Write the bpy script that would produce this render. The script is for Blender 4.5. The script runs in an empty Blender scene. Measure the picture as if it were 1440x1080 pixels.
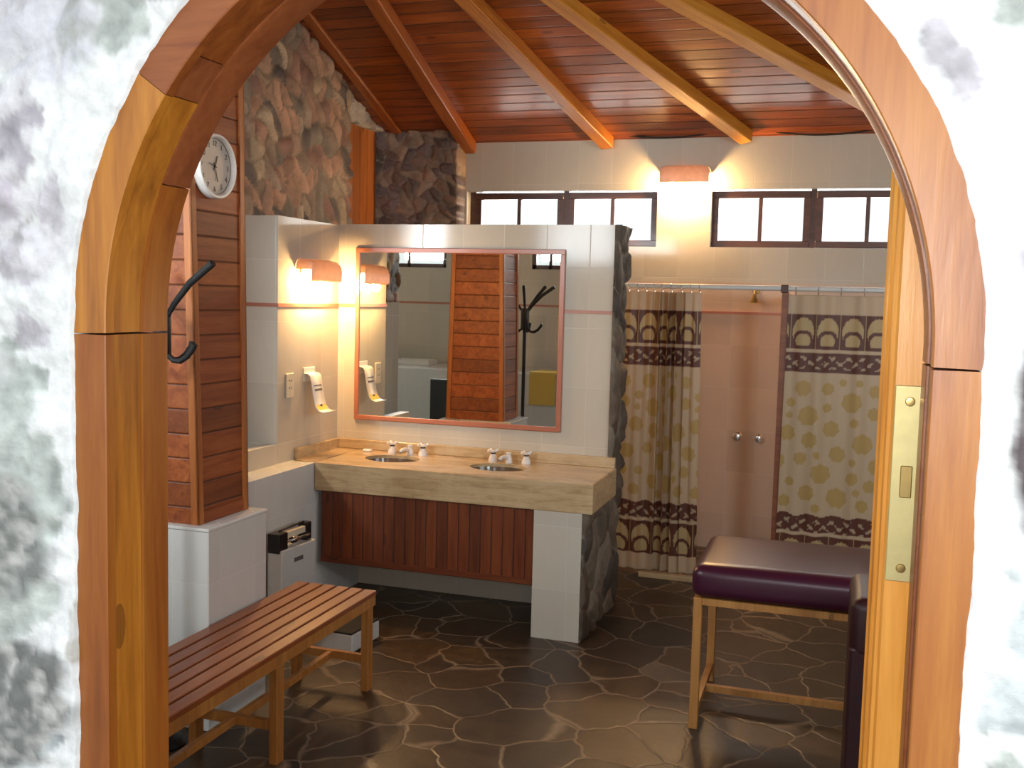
import bpy, bmesh, math, random
import numpy as np
from mathutils import Vector, Matrix, noise as mnoise
random.seed(7); np.random.seed(7)
PI = math.pi
SC = bpy.context.scene
COL = SC.collection

# ------------------------------------------------------------------ camera
F_PX = 1430.0
cd = bpy.data.cameras.new('camera'); cam = bpy.data.objects.new('camera', cd); COL.objects.link(cam)
cd.sensor_width = 36.0; cd.lens = F_PX / 1440 * 36.0; cd.clip_start = 0.02; cd.clip_end = 200
yaw, pitch, roll = math.radians(17.78), math.radians(4.81), math.radians(-1.44)
fw = Vector((-math.sin(yaw)*math.cos(pitch), math.cos(yaw)*math.cos(pitch), -math.sin(pitch)))
rt0 = Vector((math.cos(yaw), math.sin(yaw), 0)); dn0 = fw.cross(rt0)
rt = math.cos(roll)*rt0 + math.sin(roll)*dn0; dn = -math.sin(roll)*rt0 + math.cos(roll)*dn0
CAMP = Vector((0, 0, 1.75))
mw = Matrix(((rt.x, -dn.x, -fw.x, CAMP.x), (rt.y, -dn.y, -fw.y, CAMP.y), (rt.z, -dn.z, -fw.z, CAMP.z), (0, 0, 0, 1)))
cam.matrix_world = mw
SC.camera = cam

# ------------------------------------------------------------------ world, exposure, big lights
SC.view_settings.view_transform = 'Standard'; SC.view_settings.look = 'None'
SC.view_settings.exposure = 0.0; SC.view_settings.gamma = 1.0; SC.view_settings.use_curve_mapping = False
W = bpy.data.worlds.new('sky'); SC.world = W; W.use_nodes = True
bg = W.node_tree.nodes['Background']; bg.inputs[0].default_value = (0.93, 0.97, 1.0, 1); bg.inputs[1].default_value = 1.25
SC.cycles.max_bounces = 10; SC.cycles.diffuse_bounces = 5; SC.cycles.glossy_bounces = 5
SC.cycles.transparent_max_bounces = 12; SC.cycles.sample_clamp_indirect = 6.0
SC.cycles.use_denoising = True

def light(name, kind, loc, energy, color, rot=(0, 0, 0), size=None, size_y=None, radius=None):
    d = bpy.data.lights.new(name, kind); d.energy = energy; d.color = color
    if kind == 'AREA':
        d.shape = 'RECTANGLE'; d.size = size; d.size_y = size_y or size
    if radius is not None: d.shadow_soft_size = radius
    o = bpy.data.objects.new(name, d); COL.objects.link(o); o.location = loc; o.rotation_euler = rot
    return o
# the camera's own flash, just above and beside the lens
light('camera_flash', 'POINT', (-0.06, -0.03, 1.80), 54.0, (1.0, 0.98, 0.95), radius=0.025)
DAY = (0.88, 0.94, 1.0)
# daylight standing in the window openings (the bright sky outside); the right south and east ones are added fill
for n, x0, x1, e in (('a', -2.70, -1.30, 22), ('b', -0.92, 0.46, 22)):
    light('daylight_north_' + n, 'AREA', ((x0+x1)/2, 7.56, 2.36), e, (1, .98, .95), (-PI/2, 0, 0), x1-x0, .40)
for n, x0, x1, e in (('a', -4.40, -3.80, 120), ('b', -2.90, -2.00, 90), ('c', 0.9, 2.0, 115)):  # the last one is fill light, added behind an unseen right-hand window
    light('daylight_south_' + n, 'AREA', ((x0+x1)/2, 1.08, 2.38), e, DAY, (PI/2, 0, 0), x1-x0, .5)
light('added_fill_east', 'AREA', (2.70, 3.6, 2.2), 28, DAY, (0, PI/2, 0), .8, 2.0)  # fill light added behind an unseen opening in the right wall

# ------------------------------------------------------------------ helpers
def srgb(r, g, b):
    f = lambda c: (c/255/12.92) if c/255 <= .04045 else ((c/255+.055)/1.055)**2.4
    return (f(r), f(g), f(b), 1)
def link(o, parent=None):
    COL.objects.link(o)
    if parent: o.parent = parent
    return o
def obj(name, bm, mat, parent=None, smooth=False, loc=None):
    me = bpy.data.meshes.new(name)
    bmesh.ops.recalc_face_normals(bm, faces=bm.faces)
    bm.to_mesh(me); bm.free()
    if mat: me.materials.append(mat)
    if smooth:
        me.polygons.foreach_set('use_smooth', [True]*len(me.polygons))
        try: me.set_sharp_from_angle(angle=math.radians(40))
        except Exception: pass
    o = bpy.data.objects.new(name, me); link(o, parent)
    if loc: o.location = loc
    return o
def tag(o, label=None, cat=None, group=None, kind=None):
    if label: o['label'] = label
    if cat: o['category'] = cat
    if group: o['group'] = group
    if kind: o['kind'] = kind
    return o
def thing(name, label, cat, loc=(0, 0, 0), rotz=0, group=None):
    o = bpy.data.objects.new(name, None); o.empty_display_size = .1; COL.objects.link(o)
    o.location = loc; o.rotation_euler = (0, 0, rotz)
    return tag(o, label, cat, group)
def struct(name, bm, mat, smooth=False, label=None, parent=None):
    o = obj(name, bm, mat, parent, smooth); o['kind'] = 'structure'
    if label: o['label'] = label
    return o
def BM(): return bmesh.new()
def box(bm, x0, x1, y0, y1, z0, z1, bevel=0, seg=2):
    m = Matrix.Translation(((x0+x1)/2, (y0+y1)/2, (z0+z1)/2)) @ Matrix.Diagonal((abs(x1-x0), abs(y1-y0), abs(z1-z0), 1))
    r = bmesh.ops.create_cube(bm, size=1, matrix=m)
    if bevel:
        es = set()
        for v in r['verts']: es.update(v.link_edges)
        bmesh.ops.bevel(bm, geom=list(es), offset=bevel, segments=seg, affect='EDGES', profile=.5)
    return bm
def boxb(*a, **k): return box(BM(), *a, **k)
def tube(bm, pts, r, n=12, cap=True):
    pts = [Vector(p) for p in pts]; rs = r if isinstance(r, (list, tuple)) else [r]*len(pts)
    rings = []; up = None
    for i, p in enumerate(pts):
        t = (pts[min(i+1, len(pts)-1)] - pts[max(i-1, 0)]).normalized()
        if up is None:
            up = Vector((0, 0, 1)) if abs(t.z) < .9 else Vector((1, 0, 0))
        a = t.cross(up).normalized(); b = a.cross(t).normalized(); up = b
        rings.append([bm.verts.new(p + rs[i]*(math.cos(2*PI*k/n)*a + math.sin(2*PI*k/n)*b)) for k in range(n)])
    for i in range(len(rings)-1):
        for k in range(n):
            bm.faces.new((rings[i][k], rings[i][(k+1) % n], rings[i+1][(k+1) % n], rings[i+1][k]))
    if cap:
        bm.faces.new(rings[0][::-1]); bm.faces.new(rings[-1])
    return bm
def lathe(bm, prof, n=32, c=(0, 0, 0), sx=1, sy=1, axis='z'):
    rings = []
    def P(r, h, k):
        x, y = r*sx*math.cos(2*PI*k/n), r*sy*math.sin(2*PI*k/n)
        if axis == 'z': return (c[0]+x, c[1]+y, c[2]+h)
        if axis == 'x': return (c[0]+h, c[1]+x, c[2]+y)
        return (c[0]+x, c[1]+h, c[2]+y)
    for (r, h) in prof:
        if r <= 1e-6: rings.append([bm.verts.new(P(0, h, 0))])
        else: rings.append([bm.verts.new(P(r, h, k)) for k in range(n)])
    for a, b in zip(rings[:-1], rings[1:]):
        for k in range(n):
            q = [a[k % len(a)], a[(k+1) % len(a)], b[(k+1) % len(b)], b[k % len(b)]]
            u = []
            for v in q:
                if v not in u: u.append(v)
            if len(u) >= 3: bm.faces.new(u)
    return bm
def prism(bm, poly, z0, z1, axis='z'):
    """extrude a 2D polygon; axis is the extrusion axis"""
    def P(a, b, h):
        return {'z': (a, b, h), 'y': (a, h, b), 'x': (h, a, b)}[axis]
    lo = [bm.verts.new(P(a, b, z0)) for a, b in poly]; hi = [bm.verts.new(P(a, b, z1)) for a, b in poly]
    n = len(poly)
    for k in range(n): bm.faces.new((lo[k], lo[(k+1) % n], hi[(k+1) % n], hi[k]))
    bm.faces.new(lo[::-1]); bm.faces.new(hi)
    return bm

# ------------------------------------------------------------------ materials
def newmat(name, rough=.5, color=(.8, .8, .8, 1), metal=0, coat=0):
    m = bpy.data.materials.new(name); m.use_nodes = True
    nt = m.node_tree; b = nt.nodes['Principled BSDF']
    b.inputs['Base Color'].default_value = color; b.inputs['Roughness'].default_value = rough
    b.inputs['Metallic'].default_value = metal
    if coat: b.inputs['Coat Weight'].default_value = coat; b.inputs['Coat Roughness'].default_value = .12
    return m, nt, b
class G:
    """tiny node-graph builder"""
    def __init__(s, nt): s.nt = nt; s.L = nt.links
    def n(s, t, **kw):
        x = s.nt.nodes.new(t)
        for k, v in kw.items(): setattr(x, k, v)
        return x
    def set(s, sock, v):
        if hasattr(v, 'is_linked'): s.L.new(v, sock)
        else: sock.default_value = v
    def math(s, op, a, b=None, c=None, clamp=False):
        x = s.n('ShaderNodeMath', operation=op); x.use_clamp = clamp
        for i, v in enumerate((a, b, c)):
            if v is not None: s.set(x.inputs[i], v)
        return x.outputs[0]
    def mix(s, f, a, b, mode='MIX'):
        x = s.n('ShaderNodeMix', data_type='RGBA', blend_type=mode)
        s.set(x.inputs[0], f); s.set(x.inputs[6], a); s.set(x.inputs[7], b); return x.outputs[2]
    def ramp(s, f, stops, interp='LINEAR'):
        x = s.n('ShaderNodeValToRGB'); r = x.color_ramp; r.interpolation = interp
        while len(r.elements) < len(stops): r.elements.new(.5)
        for e, (p, c) in zip(r.elements, stops): e.position = p; e.color = c if len(c) == 4 else (*c, 1)
        s.L.new(f, x.inputs[0]); return x.outputs[0]
    def noise(s, vec, scale, detail=3, rough=.5, dist=0):
        x = s.n('ShaderNodeTexNoise'); s.L.new(vec, x.inputs['Vector']); x.inputs['Scale'].default_value = scale
        x.inputs['Detail'].default_value = detail; x.inputs['Roughness'].default_value = rough; x.inputs['Distortion'].default_value = dist
        return x.outputs[0]
    def mapping(s, vec, scale=(1, 1, 1), rot=(0, 0, 0), loc=(0, 0, 0)):
        x = s.n('ShaderNodeMapping'); s.L.new(vec, x.inputs[0]); x.inputs['Scale'].default_value = scale
        x.inputs['Rotation'].default_value = rot; x.inputs['Location'].default_value = loc; return x.outputs[0]
    def bump(s, h, strength, dist=.01):
        x = s.n('ShaderNodeBump'); s.L.new(h, x.inputs['Height']); x.inputs['Strength'].default_value = strength
        x.inputs['Distance'].default_value = dist; return x.outputs[0]
    def coord(s, which='Object'):
        return s.n('ShaderNodeTexCoord').outputs[which]
    def sep(s, v):
        x = s.n('ShaderNodeSeparateXYZ'); s.L.new(v, x.inputs[0]); return x.outputs
    def comb(s, x=0., y=0., z=0.):
        c = s.n('ShaderNodeCombineXYZ')
        for i, v in enumerate((x, y, z)): s.set(c.inputs[i], v)
        return c.outputs[0]

def wood(name, dark, mid, lightc, axis='z', rough=.35, coat=.3, coat_rough=.12, scale=1.0, planks=None, plank_axis='z', groove=.006, offset=0.0):
    """grain stretched along axis; planks = board width across plank_axis"""
    m, nt, b = newmat(name, rough, coat=coat); g = G(nt); P = g.coord('Object')
    b.inputs['Coat Roughness'].default_value = coat_rough
    st = {'x': (1.0, 12, 12), 'y': (12, 1.0, 12), 'z': (12, 12, 1.0)}[axis]
    oi = g.n('ShaderNodeObjectInfo')
    P0 = P
    shift = g.comb(g.math('MULTIPLY', oi.outputs['Random'], 17.), g.math('MULTIPLY', oi.outputs['Random'], 31.), g.math('MULTIPLY', oi.outputs['Random'], 7.))
    add = g.n('ShaderNodeVectorMath', operation='ADD'); g.L.new(P, add.inputs[0]); g.L.new(shift, add.inputs[1]); P = add.outputs[0]
    if planks:
        s = g.sep(P0); i = 'xyz'.index(plank_axis)
        t = g.math('DIVIDE', g.math('ADD', s[i], offset), planks); cell = g.math('FLOOR', t); fr = g.math('FRACT', t)
        wn = g.n('ShaderNodeTexWhiteNoise', noise_dimensions='1D'); g.L.new(cell, wn.inputs['W']); rnd = wn.outputs['Value']
        sh = g.comb(g.math('MULTIPLY', rnd, 9.), g.math('MULTIPLY', rnd, 5.), g.math('MULTIPLY', rnd, 13.))
        a2 = g.n('ShaderNodeVectorMath', operation='ADD'); g.L.new(P, a2.inputs[0]); g.L.new(sh, a2.inputs[1]); P = a2.outputs[0]
    V = g.mapping(P, tuple(c*scale for c in st))
    n1 = g.noise(V, 1.3, 5, .6, 1.2); n2 = g.noise(V, 7, 3, .6, .4)
    f = g.math('ADD', g.math('MULTIPLY', n1, .75), g.math('MULTIPLY', n2, .3))
    c = g.ramp(f, [(.30, dark), (.50, mid), (.72, lightc)])
    # knots
    vk = g.n('ShaderNodeTexVoronoi'); kst = tuple(2.2 if a == axis else 5.5 for a in 'xyz')
    g.L.new(g.mapping(P, kst), vk.inputs['Vector']); vk.inputs['Scale'].default_value = 1.0
    kn = g.math('LESS_THAN', vk.outputs['Distance'], .085)
    c = g.mix(g.math('MULTIPLY', kn, .55), c, (dark[0]*.35, dark[1]*.35, dark[2]*.35, 1))
    h = g.math('MULTIPLY', n2, .15)
    if planks:
        tint = g.math('ADD', .72, g.math('MULTIPLY', rnd, .5))
        hsv = g.n('ShaderNodeHueSaturation'); g.L.new(c, hsv.inputs['Color']); g.L.new(tint, hsv.inputs['Value']); c = hsv.outputs[0]
        w = groove/planks
        edge = g.math('MINIMUM', fr, g.math('SUBTRACT', 1., fr))
        gr = g.math('SUBTRACT', 1., g.math('DIVIDE', edge, w, clamp=True), clamp=True)
        c = g.mix(g.math('MULTIPLY', gr, .8), c, (dark[0]*.12, dark[1]*.12, dark[2]*.12, 1))
        h = g.math('SUBTRACT', h, g.math('MULTIPLY', gr, .9))
    g.L.new(c, b.inputs['Base Color']); g.L.new(g.bump(h, .5, .006), b.inputs['Normal'])
    return m

def tile(name, base, grout, w=.25, h=.333, rough=.10, offx=0.0, offz=0.0, tint=.10):
    m, nt, b = newmat(name, rough); b.inputs['Specular IOR Level'].default_value = .14; g = G(nt); P = g.coord('Object'); s = g.sep(P)
    u = g.math('ADD', g.math('ADD', s[0], s[1]), offx + 40*w); v = g.math('ADD', s[2], offz + 10*h)
    tu = g.math('DIVIDE', u, w); tv = g.math('DIVIDE', v, h)
    fu, fv = g.math('FRACT', tu), g.math('FRACT', tv)
    eu = g.math('MULTIPLY', g.math('MINIMUM', fu, g.math('SUBTRACT', 1., fu)), w)
    ev = g.math('MULTIPLY', g.math('MINIMUM', fv, g.math('SUBTRACT', 1., fv)), h)
    e = g.math('MINIMUM', eu, ev)
    gr = g.math('SUBTRACT', 1., g.math('DIVIDE', e, .0028, clamp=True), clamp=True)
    cell = g.comb(g.math('FLOOR', tu), g.math('FLOOR', tv), 0.)
    wn = g.n('ShaderNodeTexWhiteNoise', noise_dimensions='3D'); g.L.new(cell, wn.inputs['Vector'])
    nz = g.noise(g.mapping(P, (1, 1, .35)), 16, 5, .65, .8); nz2 = g.noise(P, 4, 3, .5)
    val = g.math('ADD', .86, g.math('ADD', g.math('MULTIPLY', wn.outputs['Value'], tint), g.math('MULTIPLY', g.math('ADD', nz, nz2), .10)))
    c = g.n('ShaderNodeHueSaturation'); c.inputs['Color'].default_value = base; g.L.new(val, c.inputs['Value'])
    # a pinkish cloud inside some tiles
    c2 = g.mix(g.math('MULTIPLY', g.math('SUBTRACT', nz2, .4, clamp=True), 1.1, clamp=True), c.outputs[0], (base[0]*.99, base[1]*.94, base[2]*.90, 1))
    g.L.new(g.mix(gr, c2, grout), b.inputs['Base Color'])
    g.L.new(g.math('ADD', rough, g.math('MULTIPLY', gr, .5)), b.inputs['Roughness'])
    hh = g.math('ADD', g.math('MULTIPLY', gr, -1.), g.math('MULTIPLY', nz2, .25))
    g.L.new(g.bump(hh, .16, .003), b.inputs['Normal'])
    return m

def attr_mat(name, rough=.6, bump_scale=60, bump=.4, coat=0, transl=0):
    m, nt, b = newmat(name, rough, coat=coat); g = G(nt)
    a = g.n('ShaderNodeAttribute', attribute_name='Col')
    P = g.coord('Object'); nz = g.noise(P, bump_scale, 5, .65); nz2 = g.noise(P, bump_scale*.25, 3, .6)
    c = g.n('ShaderNodeHueSaturation'); g.L.new(a.outputs['Color'], c.inputs['Color'])
    if transl == 0:
        g.L.new(g.math('ADD', .62, g.math('MULTIPLY', g.math('ADD', nz, nz2), .38)), c.inputs['Value'])
    g.L.new(c.outputs[0], b.inputs['Base Color']); g.L.new(g.bump(nz, bump, .01), b.inputs['Normal'])
    if transl:
        t = g.n('ShaderNodeBsdfTranslucent'); g.L.new(c.outputs[0], t.inputs[0])
        mx = g.n('ShaderNodeMixShader'); mx.inputs[0].default_value = transl
        g.L.new(b.outputs[0], mx.inputs[1]); g.L.new(t.outputs[0], mx.inputs[2])
        g.L.new(mx.outputs[0], nt.nodes['Material Output'].inputs[0])
    return m
def plain(name, col, rough=.5, metal=0, coat=0, nscale=40, namt=.12, bump=.05):
    m, nt, b = newmat(name, rough, col, metal, coat); g = G(nt); P = g.coord('Object')
    nz = g.noise(P, nscale, 4, .6); c = g.n('ShaderNodeHueSaturation'); c.inputs['Color'].default_value = col
    g.L.new(g.math('ADD', 1-namt/2, g.math('MULTIPLY', nz, namt)), c.inputs['Value']); g.L.new(c.outputs[0], b.inputs['Base Color'])
    if bump: g.L.new(g.bump(nz, bump, .004), b.inputs['Normal'])
    return m
def emit(name, col, strength):
    m = bpy.data.materials.new(name); m.use_nodes = True; nt = m.node_tree; b = nt.nodes['Principled BSDF']
    b.inputs['Base Color'].default_value = (1, 1, 1, 1); b.inputs['Emission Color'].default_value = (*col, 1); b.inputs['Emission Strength'].default_value = strength
    return m

M = {}
M['tile'] = tile('beige_wall_tile', (.56, .515, .43, 1), (.63, .585, .50, 1), offx=.07, offz=.07)
M['tile_shower'] = tile('warmlit_shower_tile', (.60, .46, .355, 1), (.64, .53, .43, 1), w=.2, h=.3, rough=.25, offx=.03, offz=.04, tint=.16)  # pinker than the wall tile: warm dim light put into its colour
M['tile_pale_daylit'] = tile('pale_daylit_tile', (.66, .66, .63, 1), (.72, .72, .69, 1), offx=.11, offz=.07)  # the wall tile again, with cool daylight put into its colour
M['salmon'] = plain('salmon_tile_trim', (.42, .155, .095, 1), .3)
M['arch_gold'] = wood('varnished_golden_wood', (0.211, 0.066, 0.005), (0.370, 0.132, 0.011), (0.510, 0.211, 0.022), 'z', .42, .12)
M['arch_red'] = wood('varnished_reddish_wood', (0.144, 0.035, 0.004), (0.252, 0.072, 0.007), (0.331, 0.119, 0.013), 'z', .42, .12)
M['arch_brown'] = wood('varnished_brown_wood', (0.128, 0.029, 0.006), (0.224, 0.060, 0.010), (0.304, 0.100, 0.020), 'x', .42, .12)
M['arch_orange'] = wood('varnished_orange_wood', (.15, .035, .004), (.31, .095, .010), (.44, .17, .025), 'z', .42, .6, coat_rough=.42)
M['arch_dark'] = wood('dark_and_shaded_wood', (.13, .03, .008), (.20, .055, .016), (.27, .085, .026), 'x', .42, .12)  # on the right reveal its dark tone stands in for shade
M['pine'] = wood('orange_pine', (.42, .14, .018), (.64, .26, .035), (.80, .38, .07), 'z', .38, .1)
M['col_boards'] = wood('horizontal_pine_boards', (0.144, 0.029, 0.006), (0.272, 0.064, 0.013), (0.384, 0.112, 0.024), 'y', .55, .0, planks=.098, plank_axis='z', offset=.03)
M['col_trim'] = wood('corner_trim_wood', (.28, .07, .014), (.42, .13, .028), (.54, .19, .045), 'z', .5, .0)
M['skirt'] = wood('vertical_red_boards', (.07, .014, .004), (.15, .032, .008), (.22, .058, .014), 'z', .42, .06, planks=.062, plank_axis='x', groove=.005)
M['skirt_rail'] = wood('red_rail_wood', (.07, .014, .004), (.13, .028, .007), (.19, .050, .012), 'x', .42, .06)
M['ceil'] = wood('varnished_ceiling_boards', (.12, .022, .004), (.25, .052, .007), (.40, .098, .013), 'x', .28, .08, planks=.105, plank_axis='y', groove=.007)
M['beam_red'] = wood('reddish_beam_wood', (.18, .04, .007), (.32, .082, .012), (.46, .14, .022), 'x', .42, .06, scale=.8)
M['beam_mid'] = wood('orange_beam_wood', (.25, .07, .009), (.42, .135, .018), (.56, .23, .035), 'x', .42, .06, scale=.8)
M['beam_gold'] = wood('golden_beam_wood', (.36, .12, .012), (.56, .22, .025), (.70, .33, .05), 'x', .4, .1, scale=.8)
M['cornice'] = wood('dark_cornice_wood', (.03, .008, .004), (.06, .016, .007), (.09, .025, .01), 'x', .45, .1)
M['bench_top'] = wood('bench_slat_wood', (.13, .028, .007), (.24, .060, .013), (.34, .105, .022), 'y', .34, .12)
M['bench_leg'] = wood('bench_leg_wood', (.27, .095, .02), (.40, .155, .033), (.50, .22, .05), 'z', .4, .15)
M['table_leg'] = wood('table_leg_wood', (.30, .12, .03), (.44, .20, .05), (.55, .28, .08), 'z', .45, .1)
M['winframe'] = wood('dark_window_frame_wood', (.035, .012, .008), (.065, .022, .013), (.10, .036, .02), 'x', .4, .2)
M['plank_door'] = wood('orange_panel_boards', (.26, .07, .015), (.40, .12, .025), (.52, .19, .045), 'z', .4, .2, planks=.12, plank_axis='y', groove=.004)
M['stone'] = attr_mat('rubble_stone', .75, 45, .7)
M['whitewash'] = attr_mat('whitewashed_stone', .8, 70, .25)
M['vinyl'] = plain('maroon_vinyl', (.052, .008, .024, 1), .32, 0, .0, 9, .2, .12)
M['vinyl_dark'] = plain('dark_maroon_vinyl', (.030, .006, .010, 1), .45, 0, 0, 9, .2, .1)
M['white_metal'] = plain('white_enamel', (.60, .60, .57, 1), .35)
M['black'] = plain('black_plastic', (.012, .010, .010, 1), .4)
M['blackmetal'] = plain('black_painted_metal', (.010, .009, .009, 1), .35)
M['rubber'] = plain('black_ribbed_rubber', (.012, .012, .012, 1), .7, nscale=120, bump=.6)
M['chrome'] = plain('chrome', (.75, .75, .76, 1), .15, 1, nscale=10, bump=0)
M['brass'] = plain('worn_brass', (.50, .43, .20, 1), .48, .55, 0, 25, .35, .1)
M['oldbrass'] = plain('aged_brass', (.45, .32, .12, 1), .3, .9)
M['porcelain'] = plain('white_porcelain', (.78, .74, .70, 1), .12, 0, .3)
M['ivory'] = plain('ivory_plastic', (.68, .60, .45, 1), .35)
M['white'] = plain('white_plastic', (.80, .78, .74, 1), .3)
M['clockface'] = plain('cream_clock_dial', (.66, .60, .52, 1), .5)
M['grey_ink'] = plain('grey_ink', (.12, .11, .10, 1), .6)
M['yellow'] = plain('mustard_cloth', (.72, .50, .11, 1), .9, nscale=90, bump=.4)
M['shade'] = plain('terracotta_glazed_shade', (.62, .40, .30, 1), .35)
def shademat():
    m, nt, b = newmat('terracotta_glazed_shade', .35, (.62, .40, .30, 1)); g = G(nt); P = g.coord('Object')
    nz = g.noise(P, 30, 4, .6); c = g.ramp(nz, [(.3, (.56, .34, .25)), (.7, (.66, .44, .33))]); g.L.new(c, b.inputs['Base Color'])
    t = g.n('ShaderNodeBsdfTranslucent'); t.inputs[0].default_value = (.80, .62, .50, 1)
    mx = g.n('ShaderNodeMixShader'); mx.inputs[0].default_value = .16
    g.L.new(b.outputs[0], mx.inputs[1]); g.L.new(t.outputs[0], mx.inputs[2]); g.L.new(mx.outputs[0], nt.nodes['Material Output'].inputs[0])
    return m
M['shade'] = shademat()
M['bulb'] = emit('glowing_warm_bulb', (1.0, .72, .40), 40)
M['cable'] = plain('black_cable', (.02, .015, .012, 1), .6)
M['bowl'] = plain('brown_glazed_basin', (.13, .085, .055, 1), .15)
M['curtain'] = attr_mat('printed_shower_curtain', .45, 30, .08, transl=.22)
M['concrete'] = plain('terrace_concrete', (.36, .34, .31, 1), .9, nscale=6, namt=.4)
M['plaster'] = plain('lime_plaster', (.70, .70, .68, 1), .85, nscale=12, namt=.2, bump=.3)
# glass: clear pane that lets light straight through, with a weak reflection
def glassmat():
    m = bpy.data.materials.new('clear_window_glass'); m.use_nodes = True; nt = m.node_tree; g = G(nt)
    nt.nodes.remove(nt.nodes['Principled BSDF'])
    t = g.n('ShaderNodeBsdfTransparent'); t.inputs[0].default_value = (.97, .98, .97, 1)
    gl = g.n('ShaderNodeBsdfGlossy'); gl.inputs['Roughness'].default_value = .03
    mx = g.n('ShaderNodeMixShader'); mx.inputs[0].default_value = .05
    g.L.new(t.outputs[0], mx.inputs[1]); g.L.new(gl.outputs[0], mx.inputs[2]); g.L.new(mx.outputs[0], nt.nodes['Material Output'].inputs[0])
    return m
M['glass'] = glassmat()
def mirrormat():
    m, nt, b = newmat('silvered_mirror', .012, (.80, .82, .78, 1), 1.0); return m
M['mirror'] = mirrormat()
def floormat():
    m, nt, b = newmat('brown_flagstone_paving', .4); g = G(nt); P = g.coord('Object')
    n0 = g.n('ShaderNodeTexNoise'); g.L.new(P, n0.inputs['Vector']); n0.inputs['Scale'].default_value = 3.2; n0.inputs['Detail'].default_value = 3
    sub = g.n('ShaderNodeVectorMath', operation='SUBTRACT'); g.L.new(n0.outputs['Color'], sub.inputs[0]); sub.inputs[1].default_value = (.5, .5, .5)
    sc = g.n('ShaderNodeVectorMath', operation='SCALE'); g.L.new(sub.outputs[0], sc.inputs[0]); sc.inputs['Scale'].default_value = .22
    ad = g.n('ShaderNodeVectorMath', operation='ADD'); g.L.new(P, ad.inputs[0]); g.L.new(sc.outputs[0], ad.inputs[1])
    pf = g.n('ShaderNodeVectorMath', operation='MULTIPLY'); g.L.new(ad.outputs[0], pf.inputs[0]); pf.inputs[1].default_value = (1, 1, 0)
    def vor(feat):
        v = g.n('ShaderNodeTexVoronoi', feature=feat); g.L.new(pf.outputs[0], v.inputs['Vector']); v.inputs['Scale'].default_value = 3.7
        v.inputs['Randomness'].default_value = .95; return v
    de = vor('DISTANCE_TO_EDGE').outputs['Distance']; ce = vor('F1').outputs['Color']
    nz = g.noise(P, 14, 6, .7, .3); nz2 = g.noise(P, 2.5, 4, .6)
    wn = g.sep(ce)
    stone = g.ramp(wn[0], [(0., (.032, .024, .019)), (.35, (.070, .039, .018)), (.65, (.044, .031, .022)), (1., (.092, .052, .021))])
    hs = g.n('ShaderNodeHueSaturation'); g.L.new(stone, hs.inputs['Color']); g.L.new(g.math('ADD', .15, g.math('MULTIPLY', nz, 1.8)), hs.inputs['Value'])
    wid = g.math('ADD', .012, g.math('MULTIPLY', nz2, .034))
    gr = g.math('SUBTRACT', 1., g.math('SMOOTH_MIN', g.math('DIVIDE', de, wid), 1., .3), clamp=True)
    gc = g.mix(nz, (.15, .105, .065, 1), (.42, .32, .22, 1))
    g.L.new(g.mix(g.math('MULTIPLY', gr, .8), hs.outputs[0], gc), b.inputs['Base Color'])
    g.L.new(g.math('ADD', .26, g.math('MULTIPLY', nz, .3)), b.inputs['Roughness'])
    g.L.new(g.bump(g.math('ADD', g.math('MULTIPLY', nz, .5), g.math('MULTIPLY', gr, -.5)), .35, .012), b.inputs['Normal'])
    return m
M['floor'] = floormat()
def travertine():
    m, nt, b = newmat('beige_travertine', .2, coat=.2); g = G(nt); P = g.coord('Object')
    n = g.noise(g.mapping(P, (1.4, 4, 14)), 2.2, 6, .65, 1.0); n2 = g.noise(P, 22, 4, .6)
    f = g.math('ADD', g.math('MULTIPLY', n, .8), g.math('MULTIPLY', n2, .22))
    c = g.ramp(f, [(.30, (.32, .205, .10)), (.5, (.52, .37, .20)), (.66, (.60, .45, .265)), (.8, (.43, .29, .155))])
    g.L.new(c, b.inputs['Base Color']); return m
M['travertine'] = travertine()

# ------------------------------------------------------------------ stone sheets (real relief)
def voronoi2(U, V, cu, cv, jit=.8, seed=1, slant=0.0, warp=.25):
    """grid-jittered voronoi in numpy: returns F1, edge distance, cell id hash"""
    rs = np.random.RandomState(seed)
    U2 = (U + slant*V)/cu; V2 = V/cv
    # gentle warp
    U2 = U2 + warp*np.sin(V2*2.3 + 1.7*np.sin(U2*1.1)); V2 = V2 + warp*np.sin(U2*1.9 + .7 + np.cos(V2*1.3))
    i0, j0 = int(U2.min())-3, int(V2.min())-3; ni, nj = int(U2.max())+4-i0, int(V2.max())+4-j0
    px = rs.rand(ni, nj)*jit; py = rs.rand(ni, nj)*jit; hid = rs.rand(ni, nj, 3)
    iu = np.floor(U2).astype(int)-i0; iv = np.floor(V2).astype(int)-j0
    d1 = np.full(U.shape, 9.); d2 = np.full(U.shape, 9.); H = np.zeros(U.shape+(3,))
    for a in (-2, -1, 0, 1, 2):
        for b in (-2, -1, 0, 1, 2):
            ii = np.clip(iu+a, 0, ni-1); jj = np.clip(iv+b, 0, nj-1)
            dx = (ii+i0+px[ii, jj]-U2)*min(cu/cv, 1); dy = (jj+j0+py[ii, jj]-V2)*min(cv/cu, 1)
            d = np.sqrt(dx*dx+dy*dy)
            near = d < d1
            d2 = np.where(near, d1, np.minimum(d2, d)); d1 = np.where(near, d, d1); H[near] = hid[ii, jj][near]
    return d1, d2-d1, H
def smooth_noise(U, V, s, seed):
    out = np.empty(U.shape); fu, fv, fo = U.ravel()*s, V.ravel()*s, out.ravel()
    for k in range(fu.size): fo[k] = mnoise.fractal(Vector((fu[k], fv[k], seed*3.7)), 1.0, 2.0, 4)
    return out
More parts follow.
